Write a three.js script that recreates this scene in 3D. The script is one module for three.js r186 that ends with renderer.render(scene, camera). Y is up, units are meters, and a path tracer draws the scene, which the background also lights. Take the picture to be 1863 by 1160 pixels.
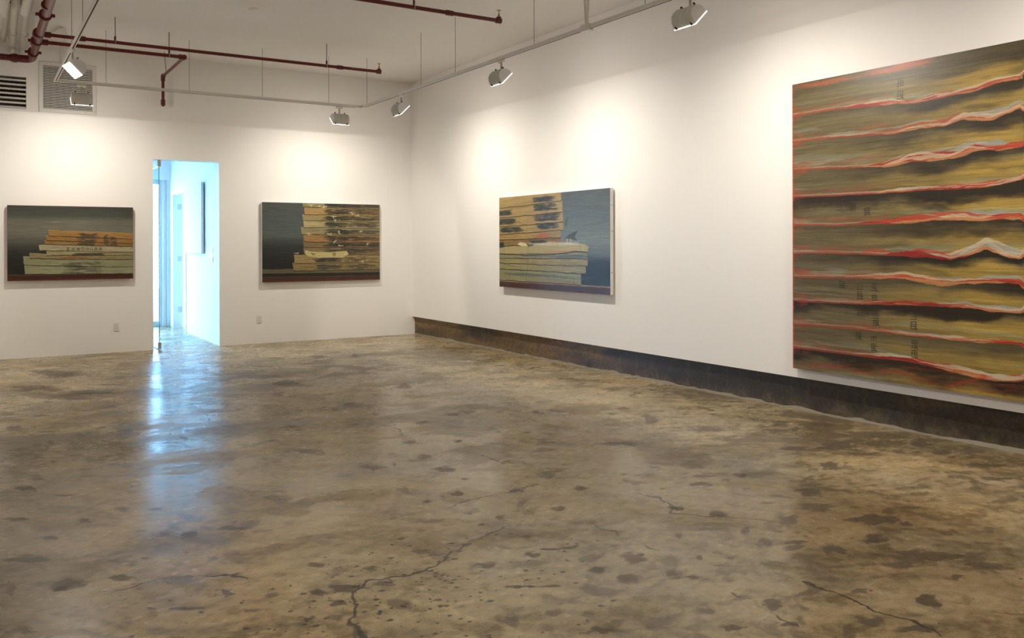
import * as THREE from 'three';
import { RoundedBoxGeometry } from 'three/addons/geometries/RoundedBoxGeometry.js';
import { mergeGeometries } from 'three/addons/utils/BufferGeometryUtils.js';

// ------------------------------------------------------------------ camera, sky, exposure
const scene = new THREE.Scene();
const FRAME_W = 1863, FRAME_H = 1160, FOCAL = 1579.3, HORIZON = 445.1;   // a level camera with the lens shifted down
const camera = new THREE.PerspectiveCamera(2 * Math.atan(FRAME_H / 2 / FOCAL) * 180 / Math.PI, FRAME_W / FRAME_H, 0.05, 120);
camera.position.set(0, 1.5, 0);
camera.rotation.set(0, -31.994 * Math.PI / 180, -0.00262, 'YXZ');
camera.setViewOffset(FRAME_W, FRAME_H, 0, FRAME_H / 2 - HORIZON, FRAME_W, FRAME_H);
scene.background = new THREE.Color().setRGB(0.30, 0.60, 1.0);             // pale blue daylight outside the storefront
scene.backgroundIntensity = 31;
const LAMP = new THREE.Color().setRGB(1.0, 0.885, 0.765), LAMP_POWER = 7900, GLASS_POWER = 108;
const renderer = new THREE.WebGLRenderer();
renderer.toneMapping = THREE.LinearToneMapping;
renderer.toneMappingExposure = 1.0;
renderer.shadowMap.enabled = true;

// ------------------------------------------------------------------ the room's measures (metres)
const XR = 6.338, XC = 6.385, XL = -0.5, ZB = -13.328, ZF = 3.2, HC = 4.23, CURB = 0.296, WALL = 0.16;
const DOOR = { x0: 2.24, x1: 3.166, h: 2.745 }, HALL = { zEnd: -17.1, h: 3.5, wallX: 3.166 };
const TRACK_Y = 3.54, TRX = 4.93, TRZ = -12.05, TLX = 0.9;

// ------------------------------------------------------------------ helpers
const rng = (seed) => () => { seed |= 0; seed = seed + 0x6D2B79F5 | 0; let t = Math.imul(seed ^ seed >>> 15, 1 | seed); t = t + Math.imul(t ^ t >>> 7, 61 | t) ^ t; return ((t ^ t >>> 14) >>> 0) / 4294967296; };
const hash = (x, y) => { let h = Math.imul(x, 374761393) + Math.imul(y, 668265263) | 0; h = Math.imul(h ^ h >>> 13, 1274126177); return ((h ^ h >>> 16) >>> 0) / 4294967296; };
function noise(x, y) {                                                    // value noise, 0..1
  const ix = Math.floor(x), iy = Math.floor(y), fx = x - ix, fy = y - iy, u = fx * fx * (3 - 2 * fx), v = fy * fy * (3 - 2 * fy);
  const a = hash(ix, iy), b = hash(ix + 1, iy), c = hash(ix, iy + 1), d = hash(ix + 1, iy + 1);
  return a + (b - a) * u + (c - a) * v + (a - b - c + d) * u * v;
}
const fbm = (x, y, n) => { let s = 0, a = 0.5, t = 0; for (let i = 0; i < n; i++) { s += a * noise(x, y); t += a; a *= 0.5; x = x * 2.03 + 17.1; y = y * 2.03 + 9.7; } return s / t; };
const clamp = (x, a = 0, b = 1) => Math.min(b, Math.max(a, x)), sstep = (a, b, x) => { const t = clamp((x - a) / (b - a)); return t * t * (3 - 2 * t); };
const mix = (a, b, t) => a + (b - a) * t;
const used = new Map();
const numbered = (name) => { const n = used.get(name) ?? 0; used.set(name, n + 1); return n ? name + '_' + String(n).padStart(3, '0') : name; };
function thing(name, label, category, group) {
  const o = new THREE.Group(); o.name = numbered(name); o.userData = { label, category }; if (group) o.userData.group = group;
  scene.add(o); return o;
}
function part(name, geometry, material, parent, label) {
  const m = new THREE.Mesh(geometry, material); m.name = name; m.castShadow = m.receiveShadow = true; if (label) m.userData.label = label;
  parent.add(m); return m;
}
function struct(name, geometry, material, label) { const m = part(name, geometry, material, scene, label); m.userData.kind = 'structure'; return m; }
const box = (x0, x1, y0, y1, z0, z1) => new THREE.BoxGeometry(x1 - x0, y1 - y0, z1 - z0).translate((x0 + x1) / 2, (y0 + y1) / 2, (z0 + z1) / 2);
const rbox = (x0, x1, y0, y1, z0, z1, r = 0.004) => new RoundedBoxGeometry(x1 - x0, y1 - y0, z1 - z0, 2, r).translate((x0 + x1) / 2, (y0 + y1) / 2, (z0 + z1) / 2);
function rod(a, b, r, seg = 12, r2 = r) {                                  // a straight bar between two points
  const A = new THREE.Vector3(...a), B = new THREE.Vector3(...b), d = B.clone().sub(A);
  const g = new THREE.CylinderGeometry(r2, r, d.length(), seg);
  g.applyQuaternion(new THREE.Quaternion().setFromUnitVectors(new THREE.Vector3(0, 1, 0), d.clone().normalize()));
  return g.translate((A.x + B.x) / 2, (A.y + B.y) / 2, (A.z + B.z) / 2);
}
function tube(points, r, seg = 12) {                                       // a pipe with rounded bends
  const path = new THREE.CurvePath(), p = points.map((a) => new THREE.Vector3(...a)), R = points.bend ?? 0.08;
  let last = p[0];
  for (let i = 1; i < p.length - 1; i++) {
    const k0 = p[i].clone().lerp(p[i - 1], Math.min(0.5, R / p[i].distanceTo(p[i - 1]))), k1 = p[i].clone().lerp(p[i + 1], Math.min(0.5, R / p[i].distanceTo(p[i + 1])));
    if (last.distanceTo(k0) > 1e-4) path.add(new THREE.LineCurve3(last, k0));
    path.add(new THREE.QuadraticBezierCurve3(k0, p[i], k1)); last = k1;
  }
  path.add(new THREE.LineCurve3(last, p[p.length - 1]));
  return new THREE.TubeGeometry(path, Math.max(8, p.length * 14), r, seg, false);
}
const std = (o) => new THREE.MeshStandardMaterial(o), lin = (r, g, b) => new THREE.Color().setRGB(r, g, b);
function dataTexture(w, h, srgb, fill) {
  const data = new Uint8Array(w * h * 4), c = [0, 0, 0];
  for (let y = 0; y < h; y++) for (let x = 0; x < w; x++) { fill((x + 0.5) / w, (y + 0.5) / h, c, x, y); const i = (y * w + x) * 4; data[i] = clamp(c[0], 0, 255); data[i + 1] = clamp(c[1], 0, 255); data[i + 2] = clamp(c[2], 0, 255); data[i + 3] = 255; }
  const t = new THREE.DataTexture(data, w, h); t.magFilter = THREE.LinearFilter; t.minFilter = THREE.LinearMipmapLinearFilter; t.wrapS = t.wrapT = THREE.RepeatWrapping;
  if (srgb) t.colorSpace = THREE.SRGBColorSpace; t.needsUpdate = true; return t;
}

// ------------------------------------------------------------------ materials
const rollerBump = dataTexture(256, 256, false, (u, v, c, x, y) => { c[0] = c[1] = c[2] = 90 + 90 * fbm(x * 0.09, y * 0.09, 3) + 40 * hash(x, y); });
rollerBump.repeat.set(2.5, 2.5);
const M = {
  wall: std({ color: lin(0.87, 0.855, 0.835), roughness: 0.85, bumpMap: rollerBump, bumpScale: 0.0006 }),
  ceiling: std({ color: lin(0.85, 0.82, 0.79), roughness: 0.95 }),
  hallWall: std({ color: lin(0.82, 0.82, 0.82), roughness: 0.8 }),
  white: std({ color: lin(0.72, 0.71, 0.68), roughness: 0.45 }),
  trackWhite: std({ color: lin(0.74, 0.72, 0.68), roughness: 0.4 }),
  housing: std({ color: lin(0.72, 0.72, 0.67), roughness: 0.5 }),
  housingEnd: std({ color: lin(0.78, 0.79, 0.80), roughness: 0.5 }),
  reflector: std({ color: lin(0.5, 0.5, 0.5), roughness: 0.5 }),
  dark: std({ color: lin(0.02, 0.02, 0.02), roughness: 0.6 }),
  slot: std({ color: lin(0.05, 0.045, 0.04), roughness: 0.8 }),
  red: std({ color: lin(0.125, 0.010, 0.009), roughness: 0.35 }),
  redFitting: std({ color: lin(0.115, 0.012, 0.010), roughness: 0.5 }),
  steel: std({ color: lin(0.45, 0.44, 0.42), roughness: 0.4, metalness: 0.8 }),
  wire: std({ color: lin(0.22, 0.2, 0.17), roughness: 0.5, metalness: 0.4 }),
  brass: std({ color: lin(0.35, 0.24, 0.1), roughness: 0.4, metalness: 0.8 }),
  aluminium: std({ color: lin(0.55, 0.56, 0.57), roughness: 0.35, metalness: 0.7 }),
  glow: std({ color: lin(1, 1, 1), roughness: 0.4, emissive: lin(1, 0.97, 0.9), emissiveIntensity: 2.2 }),
  bulb: std({ color: lin(1, 1, 1), roughness: 0.4, emissive: lin(1, 0.9, 0.75), emissiveIntensity: 40 }),
  pane: new THREE.MeshPhysicalMaterial({ color: lin(0.97, 1, 1), roughness: 0, transmission: 1, thickness: 0 }),
  doorGlass: new THREE.MeshPhysicalMaterial({ color: lin(0.82, 0.95, 0.97), roughness: 0, transmission: 1, thickness: 0 }),
  glassEdge: std({ color: lin(0.10, 0.36, 0.40), roughness: 0.15 }),
  duct: std({ color: lin(0.60, 0.58, 0.51), roughness: 0.6 }),
  plate: std({ color: lin(0.74, 0.72, 0.68), roughness: 0.35 }),
  canvasEdge: std({ color: lin(0.78, 0.77, 0.75), roughness: 0.8 }),
  canvasRed: std({ color: lin(0.30, 0.035, 0.02), roughness: 0.7 }),
  pavement: std({ color: lin(0.35, 0.35, 0.34), roughness: 0.9 }),
};

// ------------------------------------------------------------------ concrete floor: stains, cracks and pits at their places on the slab
const STAINS = [3.39,-3.03,.05,.03,.08,-.07,3.77,-3.21,.05,.03,.08,-.07,2.85,-2.5,.04,.03,.07,-.06,3.77,-2.26,.04,.03,.04,-.02,3.69,-2.48,.07,.05,.05,-.03,4.17,-2.96,.11,.07,.08,-.06,4.1,-3.27,.1,.07,.07,-.05,4.25,-4,.05,.03,.05,-.05,3.88,-3.98,.08,.05,.04,-.04,4.04,-4.11,.06,.04,.03,-.03,3.92,-3.49,.05,.03,.03,-.03,3.53,-3.48,.05,.03,.04,-.04,3.42,-3.7,.03,.02,.04,-.04,3.45,-3.22,.02,.01,.05,-.04,3.08,-3.33,.02,.01,.04,-.04,3.53,-2.95,.05,.03,.04,-.03,3.6,-2.78,.05,.03,.06,-.05,3.91,-2.78,.07,.04,.07,-.05,3.89,-2.5,.15,.1,.07,-.05,4.02,-2.24,.12,.08,.05,-.03,5.55,-4.22,.12,.08,.11,-.08,6.08,-3.91,.07,.05,.12,-.08,5.94,-3.67,.05,.03,.08,-.05,5.42,-3.91,.07,.04,.05,-.03,5.13,-4.3,.1,.06,.05,-.05,4.83,-3.12,.05,.03,.05,-.03,2.55,-2.6,.05,.03,.03,-.03,3.42,-2.17,.04,.03,.07,-.05,2.71,-2.98,.04,.02,.03,-.04,2.76,-2.89,.03,.02,.02,-.02,2.74,-2.33,.03,.02,.02,-.02,2.52,-2.43,.04,.02,.02,-.02,3.04,-2.17,.07,.05,.04,-.03,3.14,-2.03,.08,.05,.04,-.02,2.97,-2.93,.03,.02,.01,-.01,2.96,-3.06,.02,.01,.02,-.02,3.08,-2.97,.02,.01,.01,-.01,3.26,-2.39,.04,.02,.03,-.02,4.24,-2.83,.04,.02,.04,-.03,5.81,-3.3,.13,.09,.07,-.04,5.54,-3.08,.1,.07,.06,-.03,4.29,-3.5,.07,.04,.08,-.07,4.95,-3.84,.07,.04,.09,-.07,4.53,-2.99,.06,.04,.03,-.02,2.69,-3.22,.05,.03,.05,-.05,2.46,-3.19,.04,.03,.03,-.03,2.51,-3.02,.05,.03,.04,-.05,2.04,-3.22,.05,.03,.01,-.02,2.16,-3.15,.04,.02,.01,-.01,2.02,-2.91,.04,.02,.02,-.03,2.13,-2.84,.03,.02,.01,-.02,1.84,-2.96,.02,.02,.01,-.02,2.07,-2.69,.05,.03,.03,-.03,2.43,-3.75,.02,.01,.02,-.03,2.47,-4.09,.02,.01,.02,-.03,2.33,-4.04,.02,.01,.01,-.02,2.5,-4.62,.04,.02,.02,-.05,2.26,-4.58,.03,.02,.02,-.04,2.25,-4.87,.03,.02,.03,-.06,2.84,-4.49,.05,.03,.03,-.05,1.55,-3.57,.04,.03,.01,-.03,1.39,-3.61,.07,.04,.02,-.04,1.87,-3.85,.04,.02,.02,-.03,2.85,-4.05,.05,.03,.03,-.04,1.68,-3.28,.02,.01,.01,-.01,1.58,-3.76,.03,.02,.02,-.04,1.3,-3.47,.03,.02,.02,-.04,1.27,-3.18,.02,.01,.02,-.04,2.31,-3.52,.03,.02,.02,-.04,1.87,-4.07,.02,.01,.01,-.02,3.19,-4.32,.04,.02,.03,-.04,2.05,-3.51,.04,.02,.02,-.03,1.91,-3.77,.03,.02,.02,-.03,2.42,-3.53,.04,.02,.01,-.02,2.52,-3.5,.04,.02,.02,-.02,.3,-6.16,.05,.03,0,-.09,.37,-6.36,.05,.03,0,-.06,.9,-5.27,.04,.02,.01,-.04,1.01,-5.06,.03,.02,.01,-.03,.96,-4.71,.04,.02,.01,-.07,.86,-4.79,.05,.03,.01,-.05,.65,-4.41,.02,.02,.01,-.04,.71,-4.47,.02,.01,0,-.03,.23,-4.75,.09,.06,0,-.05,.74,-3.77,.07,.04,0,-.02,.81,-4.09,.06,.04,.01,-.06,.94,-3.85,.03,.02,.01,-.04,1.27,-3.62,.05,.03,.02,-.05,.63,-3.84,.02,.02,0,-.02,.45,-3.87,.01,.01,0,-.01,1.16,-4.71,.07,.05,.01,-.04,.58,-4.51,.04,.03,0,-.03,.58,-4.27,.04,.03,.01,-.04,1.15,-3.39,.03,.02,.01,-.03,.98,-3.59,.04,.02,.01,-.02,.53,-5.26,.03,.02,0,-.05,.33,-5.05,.05,.03,0,-.04,.21,-5.5,.06,.04,0,-.04,.48,-5.87,.05,.03,0,-.04,.15,-4.4,.02,.01,0,-.09,.17,-3.9,.04,.02,0,-.04,.74,-5.37,.05,.03,.01,-.06,1.37,-3.95,.04,.02,.01,-.04,.36,-4.29,.08,.05,.01,-.07,2.84,-6,.05,.03,.03,-.06,4.31,-6.5,.05,.03,.05,-.08,3.63,-6.82,.05,.03,.04,-.08,3.82,-6.85,.08,.05,.06,-.1,4.04,-6.67,.03,.02,.03,-.04,3.17,-5.85,.03,.02,.02,-.04,3.18,-4.66,.04,.03,.04,-.06,2.69,-5.15,.06,.04,.04,-.07,2.69,-4.89,.03,.02,.02,-.03,3.77,-5.83,.04,.02,.02,-.04,3.59,-5.96,.02,.02,.02,-.03,3.23,-6.62,.04,.02,.05,-.09,2.46,-5.47,.01,.01,.02,-.05,3.19,-4.31,.04,.02,.03,-.04,3.91,-4.46,.03,.02,.02,-.02,4.41,-11.06,.04,.03,.08,-.21,4.92,-8.34,.06,.04,.03,-.04,3.44,-4.84,.02,.01,.01,-.02,5.08,-6.21,.05,.04,.04,-.05,4.83,-6.05,.04,.03,.03,-.03,3.93,-8.47,.08,.05,.08,-.17,3.06,-7.7,.11,.07,.05,-.14,4.96,-5.69,.08,.05,.15,-.17,2.3,-5.49,.06,.04,.03,-.07,4.15,-5.11,.13,.09,.05,-.06,2.73,-5.56,.06,.04,.03,-.06,.52,-7.46,.03,.02,.01,-.11,1.42,-7.1,.03,.02,.01,-.07,1.38,-6.78,.04,.03,.01,-.04,2.63,-8.66,.05,.03,.04,-.12,1.75,-6.1,.02,.01,.01,-.04,3.06,-10.8,.04,.02,.02,-.06,.31,-8.2,.06,.04,.01,-.16,.28,-9.02,.07,.04,0,-.13,.89,-11.59,.28,.18,.03,-.39,.71,-9.83,.33,.21,.02,-.3,.58,-10.43,.24,.15,.01,-.26,1.12,-9.81,.25,.16,.02,-.21,2.09,-6.12,.1,.06,.03,-.09,2.93,-9.33,.13,.08,.05,-.17,3.99,-11.32,.12,.08,.06,-.18,1.05,-7.57,.11,.07,.02,-.14,.77,-7.59,.09,.06,.01,-.13,5.49,-4.79,.07,.04,.06,-.05,5.46,-4.2,.13,.09,.11,-.08,5.35,-3.95,.06,.04,.05,-.04,6,-4.78,.12,.08,.1,-.08,6.07,-3.92,.07,.05,.09,-.06,5.92,-3.66,.05,.03,.07,-.04,5.09,-5.14,.11,.07,.08,-.08,5.14,-4.3,.08,.05,.07,-.06,6.18,-5.9,.12,.08,.05,-.04,6.35,-3.83,.15,.1,.05,-.03];
const CRACKS = [[2.15,-8.61,2.05,-8.29,1.95,-8.17,1.81,-8.03,1.76,-7.88,1.75,-7.7,1.76,-7.63,1.77,-7.47,1.82,-7.27,1.82,-7.16,1.92,-7.16,2.01,-7.12,2.11,-7,2.28,-6.89],[1.82,-7.16,1.7,-7.08,1.55,-7.05,1.44,-6.98,1.34,-6.97,1.19,-7,1.03,-7.03,.86,-7.07],[1.34,-7.46,1.4,-7.22,1.44,-6.98],[1.78,-7.98,1.56,-8.12,1.37,-8.24,1.18,-8.49],[2.86,-6.76,2.93,-6.74,2.98,-6.74,3.11,-6.88,3.28,-7.04],[2.93,-6.74,2.95,-6.59,2.96,-6.46,2.89,-6.24],[2.27,-4.47,2.32,-4.39,2.39,-4.45,2.47,-4.46,2.57,-4.46,2.64,-4.48,2.71,-4.46,2.84,-4.49,3.03,-4.54],[3.04,-5.53,3.1,-5.35,3.11,-5.07],[3.25,-5.05,3.23,-4.92],[3.42,-4.05,3.45,-3.99,3.47,-3.9,3.44,-3.81,3.39,-3.71,3.39,-3.68],[3.38,-3.75,3.32,-3.64,3.39,-3.57,3.46,-3.49,3.53,-3.42,3.61,-3.31,3.69,-3.22],[2.4,-3.95,2.34,-3.91,2.26,-3.88,2.15,-3.83,2.06,-3.78,1.99,-3.75,1.91,-3.67,1.85,-3.66,1.74,-3.61,1.67,-3.58,1.61,-3.62,1.54,-3.64,1.42,-3.57,1.39,-3.52,1.37,-3.43,1.28,-3.26,1.27,-3.12],[.85,-4.13,.92,-4.09,1.02,-4.04,1.07,-3.94],[.85,-4.13,.72,-4.16,.67,-4.14,.57,-4.12,.47,-4.16],[2.79,-2.67,2.8,-2.56,2.77,-2.42,2.74,-2.29],[3.13,-2.58,3.14,-2.42,3.15,-2.22,3.17,-2.09,3.17,-1.96],[2.83,-3.73,2.84,-3.5,2.86,-3.23]];
const PATCHES = [[5.1, -4.4, 1.2, 0.6, 0.25], [1.3, -9.2, 1.5, 0.9, 0.3], [1.6, -12.0, 1.2, 1.0, 0.22], [0.7, -7.3, 0.8, 0.7, 0.28], [5.9, -3.6, 0.5, 1.2, 0.3], [3.0, -9.6, 0.9, 0.8, 0.2], [1.4, -3.4, 0.5, 0.4, 0.15], [2.4, -5.6, 0.6, 0.9, -0.15], [4.7, -10.2, 1.4, 1.8, 0.2], [3.2, -4.4, 0.8, 0.9, -0.22], [1.4, -5.2, 0.7, 0.7, -0.2], [5.5, -6.2, 0.5, 0.9, -0.15]];
function floorMaps(x0, x1, z0, z1, W, H) {
  const stain = new Float32Array(W * H), crack = new Float32Array(W * H), pit = new Float32Array(W * H), sx = W / (x1 - x0), sz = H / (z1 - z0);
  const splat = (target, cx, cz, rx, rz, f) => {
    const i0 = Math.max(0, Math.floor((cx - rx - x0) * sx)), i1 = Math.min(W - 1, Math.ceil((cx + rx - x0) * sx)), j0 = Math.max(0, Math.floor((cz - rz - z0) * sz)), j1 = Math.min(H - 1, Math.ceil((cz + rz - z0) * sz));
    for (let j = j0; j <= j1; j++) for (let i = i0; i <= i1; i++) { const v = f(x0 + (i + 0.5) / sx, z0 + (j + 0.5) / sz); if (v > target[j * W + i]) target[j * W + i] = v; }
  };
  for (let k = 0; k < STAINS.length; k += 6) {
    const [cx, cz, ax, az, bx, bz] = STAINS.slice(k, k + 6), det = ax * bz - az * bx, strength = 0.62 + 0.38 * hash(k, 5);
    if (Math.abs(det) < 1e-6) continue;
    splat(stain, cx, cz, 1.9 * (Math.abs(ax) + Math.abs(bx)), 1.9 * (Math.abs(az) + Math.abs(bz)), (x, z) => {
      const dx = x - cx, dz = z - cz; let p = (dx * bz - dz * bx) / det, q = (ax * dz - az * dx) / det;
      const p0 = p, q0 = q; p += (fbm(p0 * 1.4 + k, q0 * 1.4, 4) - 0.5) * 1.5; q += (fbm(p0 * 1.4, q0 * 1.4 + k + 40, 4) - 0.5) * 1.5;
      const d = Math.sqrt(p * p + q * q) + (fbm(x * 38, z * 38, 3) - 0.5) * 0.9;
      return strength * (1 - sstep(0.6, 1.15, d));
    });
  }
  for (const c of CRACKS) for (let k = 0; k + 3 < c.length; k += 2) {
    const [ax, az, bx, bz] = c.slice(k, k + 4), L2 = (bx - ax) ** 2 + (bz - az) ** 2, w = 0.0048 + 0.004 * hash(k, c.length);
    splat(crack, (ax + bx) / 2, (az + bz) / 2, Math.abs(bx - ax) / 2 + 0.06, Math.abs(bz - az) / 2 + 0.06, (x, z) => {
      const wx = x + (fbm(x * 14, z * 14, 3) - 0.5) * 0.07, wz = z + (fbm(x * 14 + 50, z * 14, 3) - 0.5) * 0.07, t = clamp(((wx - ax) * (bx - ax) + (wz - az) * (bz - az)) / L2);
      const d = Math.hypot(wx - ax - t * (bx - ax), wz - az - t * (bz - az)), gap = noise(x * 7, z * 7 + 3) > 0.2 ? 1 : 0.35;
      return gap * (1 - sstep(w * 0.5, w * 1.6, d));
    });
  }
  const r = rng(77);
  for (let k = 0; k < 420; k++) {                                          // small dark chips, densest in the near middle of the slab
    const near = k < 290, cx = near ? 1.55 + (r() + r() + r() - 1.5) * 1.0 : XL + r() * 6.9, cz = near ? -3.35 + (r() + r() - 1) * 0.75 : -13 + r() * 11.5, s = 0.004 + 0.013 * r() * r(), e = 0.5 + r();
    splat(pit, cx, cz, s * 2.2, s * 2.2, (x, z) => 1 - sstep(0.6, 1.2, Math.hypot((x - cx) / s / e, (z - cz) / s) + (noise(x * 160, z * 160) - 0.5) * 0.8));
  }
  const hw = W >> 1, hh = H >> 1, surf = new Uint8Array(hw * hh * 4);
  const light = [170, 152, 119], mid = [147, 130, 100], deep = [108, 94, 71], stainC = [78, 68, 56], grey = [134, 126, 112];
  const map = dataTexture(W, H, true, (u, v, c, i, j) => {
    const x = x0 + (i + 0.5) / sx, z = z0 + (j + 0.5) / sz;
    const wx = x + 0.5 * (fbm(x * 1.3, z * 1.3, 3) - 0.5), wz = z + 0.5 * (fbm(x * 1.3 + 31, z * 1.3, 3) - 0.5);
    const big = fbm(wx * 0.8 + 3, wz * 0.8, 4), cloud = fbm(wx * 3.1 + wz * 1.2, wz * 4.2 - wx * 1.4 + 7, 5), fine = fbm(x * 24, z * 31, 3), grain = hash(i + 7, j + W), scuff = fbm((wx + wz) * 2.2, (wz - wx) * 9.5, 4), warm = fbm(x * 1.1 + 90, z * 1.1, 3);
    let t = 0.58 + (big - 0.5) * 0.6 + (cloud - 0.5) * 0.8 + (fine - 0.5) * 0.75 + (scuff - 0.5) * 0.7;
    const blot = sstep(0.55, 0.63, fbm(wx * 2.1 + 60, wz * 2.6, 6)), fleck = sstep(0.6, 0.68, fbm(x * 11 + 5, z * 13, 4)), chalk = sstep(0.6, 0.7, fbm(wx * 3.3 + 200, wz * 4.1, 6));
    t += chalk * 0.2 - blot * 0.2 - fleck * 0.24;
    for (const p of PATCHES) { const d = Math.hypot((x - p[0]) / p[2], (z - p[1]) / p[3]) + (cloud - 0.5) * 1.1; if (d < 1.3) t -= p[4] * (1 - sstep(0.45, 1.3, d)); }
    const a = clamp(t), g = sstep(0.5, 0.75, fbm(x * 0.9 + 51, z * 0.9 + 8, 4)) * 0.55;
    const k = j * W + i, s = stain[k] * (0.75 + 0.35 * (fine - 0.2)), spot = sstep(0.70, 0.80, fbm(wx * 5.5 + 11, wz * 7.5, 4)) * 0.55;
    for (let n = 0; n < 3; n++) {
      let q = a < 0.5 ? mix(deep[n], mid[n], a * 2) : mix(mid[n], light[n], a * 2 - 1);
      q = mix(q, q * 0.5 + grey[n] * 0.5 * (0.6 + 0.6 * a), g);
      q *= [1.03, 1, 0.95][n] ** ((warm - 0.5) * 3);
      q = mix(q, stainC[n], Math.min(0.9, Math.max(s, spot)));
      q = mix(q, 44 - n * 4, Math.max(crack[k] * 0.72, pit[k] * 0.7));
      c[n] = q + (grain - 0.5) * 20;
    }
    if (!(i & 1) && !(j & 1)) {
      const o = ((j >> 1) * hw + (i >> 1)) * 4, worn = sstep(0.55, 0.72, fbm(wx * 2.3 + 71, wz * 3.6 + 20, 5));
      surf[o] = clamp(150 + (cloud - 0.5) * 16 + (fine - 0.5) * 40 + (grain - 0.5) * 10 - crack[k] * 90 - pit[k] * 90 - s * 8, 0, 255);
      surf[o + 1] = clamp(255 * (0.235 + 0.10 * (cloud - 0.5) + 0.10 * worn + 0.16 * s + 0.10 * blot + 0.12 * (fine - 0.5)), 20, 250); surf[o + 2] = 0; surf[o + 3] = 255;
    }
  });
  const surface = new THREE.DataTexture(surf, hw, hh); surface.magFilter = THREE.LinearFilter; surface.needsUpdate = true;
  for (const t of [map, surface]) t.wrapS = t.wrapT = THREE.MirroredRepeatWrapping;
  return new THREE.MeshPhysicalMaterial({ map, color: lin(1, 1, 1), specularIntensity: 0.52, roughnessMap: surface, roughness: 1, bumpMap: surface, bumpScale: 0.0016 });
}
const FX0 = -0.6, FX1 = 6.5, FZM = -7.4, FZA = -13.6, FZE = -1.2;
{
  const ranges = [[HALL.zEnd - 0.3, FZM, FZA, FZM], [FZM, ZF + 0.2, FZM, FZE]], mats = ranges.map(([, , a, b]) => floorMaps(FX0, FX1, a, b, 2048, 2048));
  const parts = ranges.map(([za, zb, a, b]) => {
    const g = box(FX0, FX1, -0.12, 0, za, zb), p = g.attributes.position, uv = g.attributes.uv;
    for (let i = 0; i < p.count; i++) uv.setXY(i, (p.getX(i) - FX0) / (FX1 - FX0), (p.getZ(i) - a) / (b - a));
    g.clearGroups(); return g;
  });
  const g = mergeGeometries(parts, true);
  struct('floor', g, mats, 'stained and cracked polished concrete floor');
}

// ------------------------------------------------------------------ shell of the room
function slab(points, holes, depth, place) {                               // an upright slab: outline with openings, given thickness
  const s = new THREE.Shape(points.map((p) => new THREE.Vector2(...p)));
  for (const h of holes) s.holes.push(new THREE.Path(h.map((p) => new THREE.Vector2(...p))));
  const g = new THREE.ExtrudeGeometry(s, { depth, bevelEnabled: false }); place(g); return g;
}
const rect = (x0, x1, y0, y1) => [[x0, y0], [x1, y0], [x1, y1], [x0, y1]];
const GRILLE = { x0: 0.0, x1: 0.648, y0: 3.337, y1: 3.763 };
struct('wall_back', slab([[XL - 0.1, 0], [DOOR.x0, 0], [DOOR.x0, DOOR.h], [DOOR.x1, DOOR.h], [DOOR.x1, 0], [XC + 0.1, 0], [XC + 0.1, HC], [XL - 0.1, HC]], [rect(GRILLE.x0, GRILLE.x1, GRILLE.y0, GRILLE.y1)], WALL, (g) => g.translate(0, 0, ZB - WALL)), M.wall, 'white end wall with the tall doorway');
struct('wall_right', box(XR, XC + 0.1, CURB, HC, ZB, ZF), M.wall, 'long white wall ending above the dark concrete base');
struct('wall_left', box(XL - 0.1, XL, 0, HC, ZB, ZF), M.wall, 'white wall on the near side of the room');
struct('wall_front', box(XL - 0.1, XC + 0.1, 0, HC, ZF, ZF + 0.15), M.wall, 'white wall behind the viewer');
struct('ceiling', box(XL - 0.1, XC + 0.1, HC, HC + 0.12, ZB - WALL, ZF + 0.15), M.ceiling, 'plain off-white ceiling');
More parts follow.
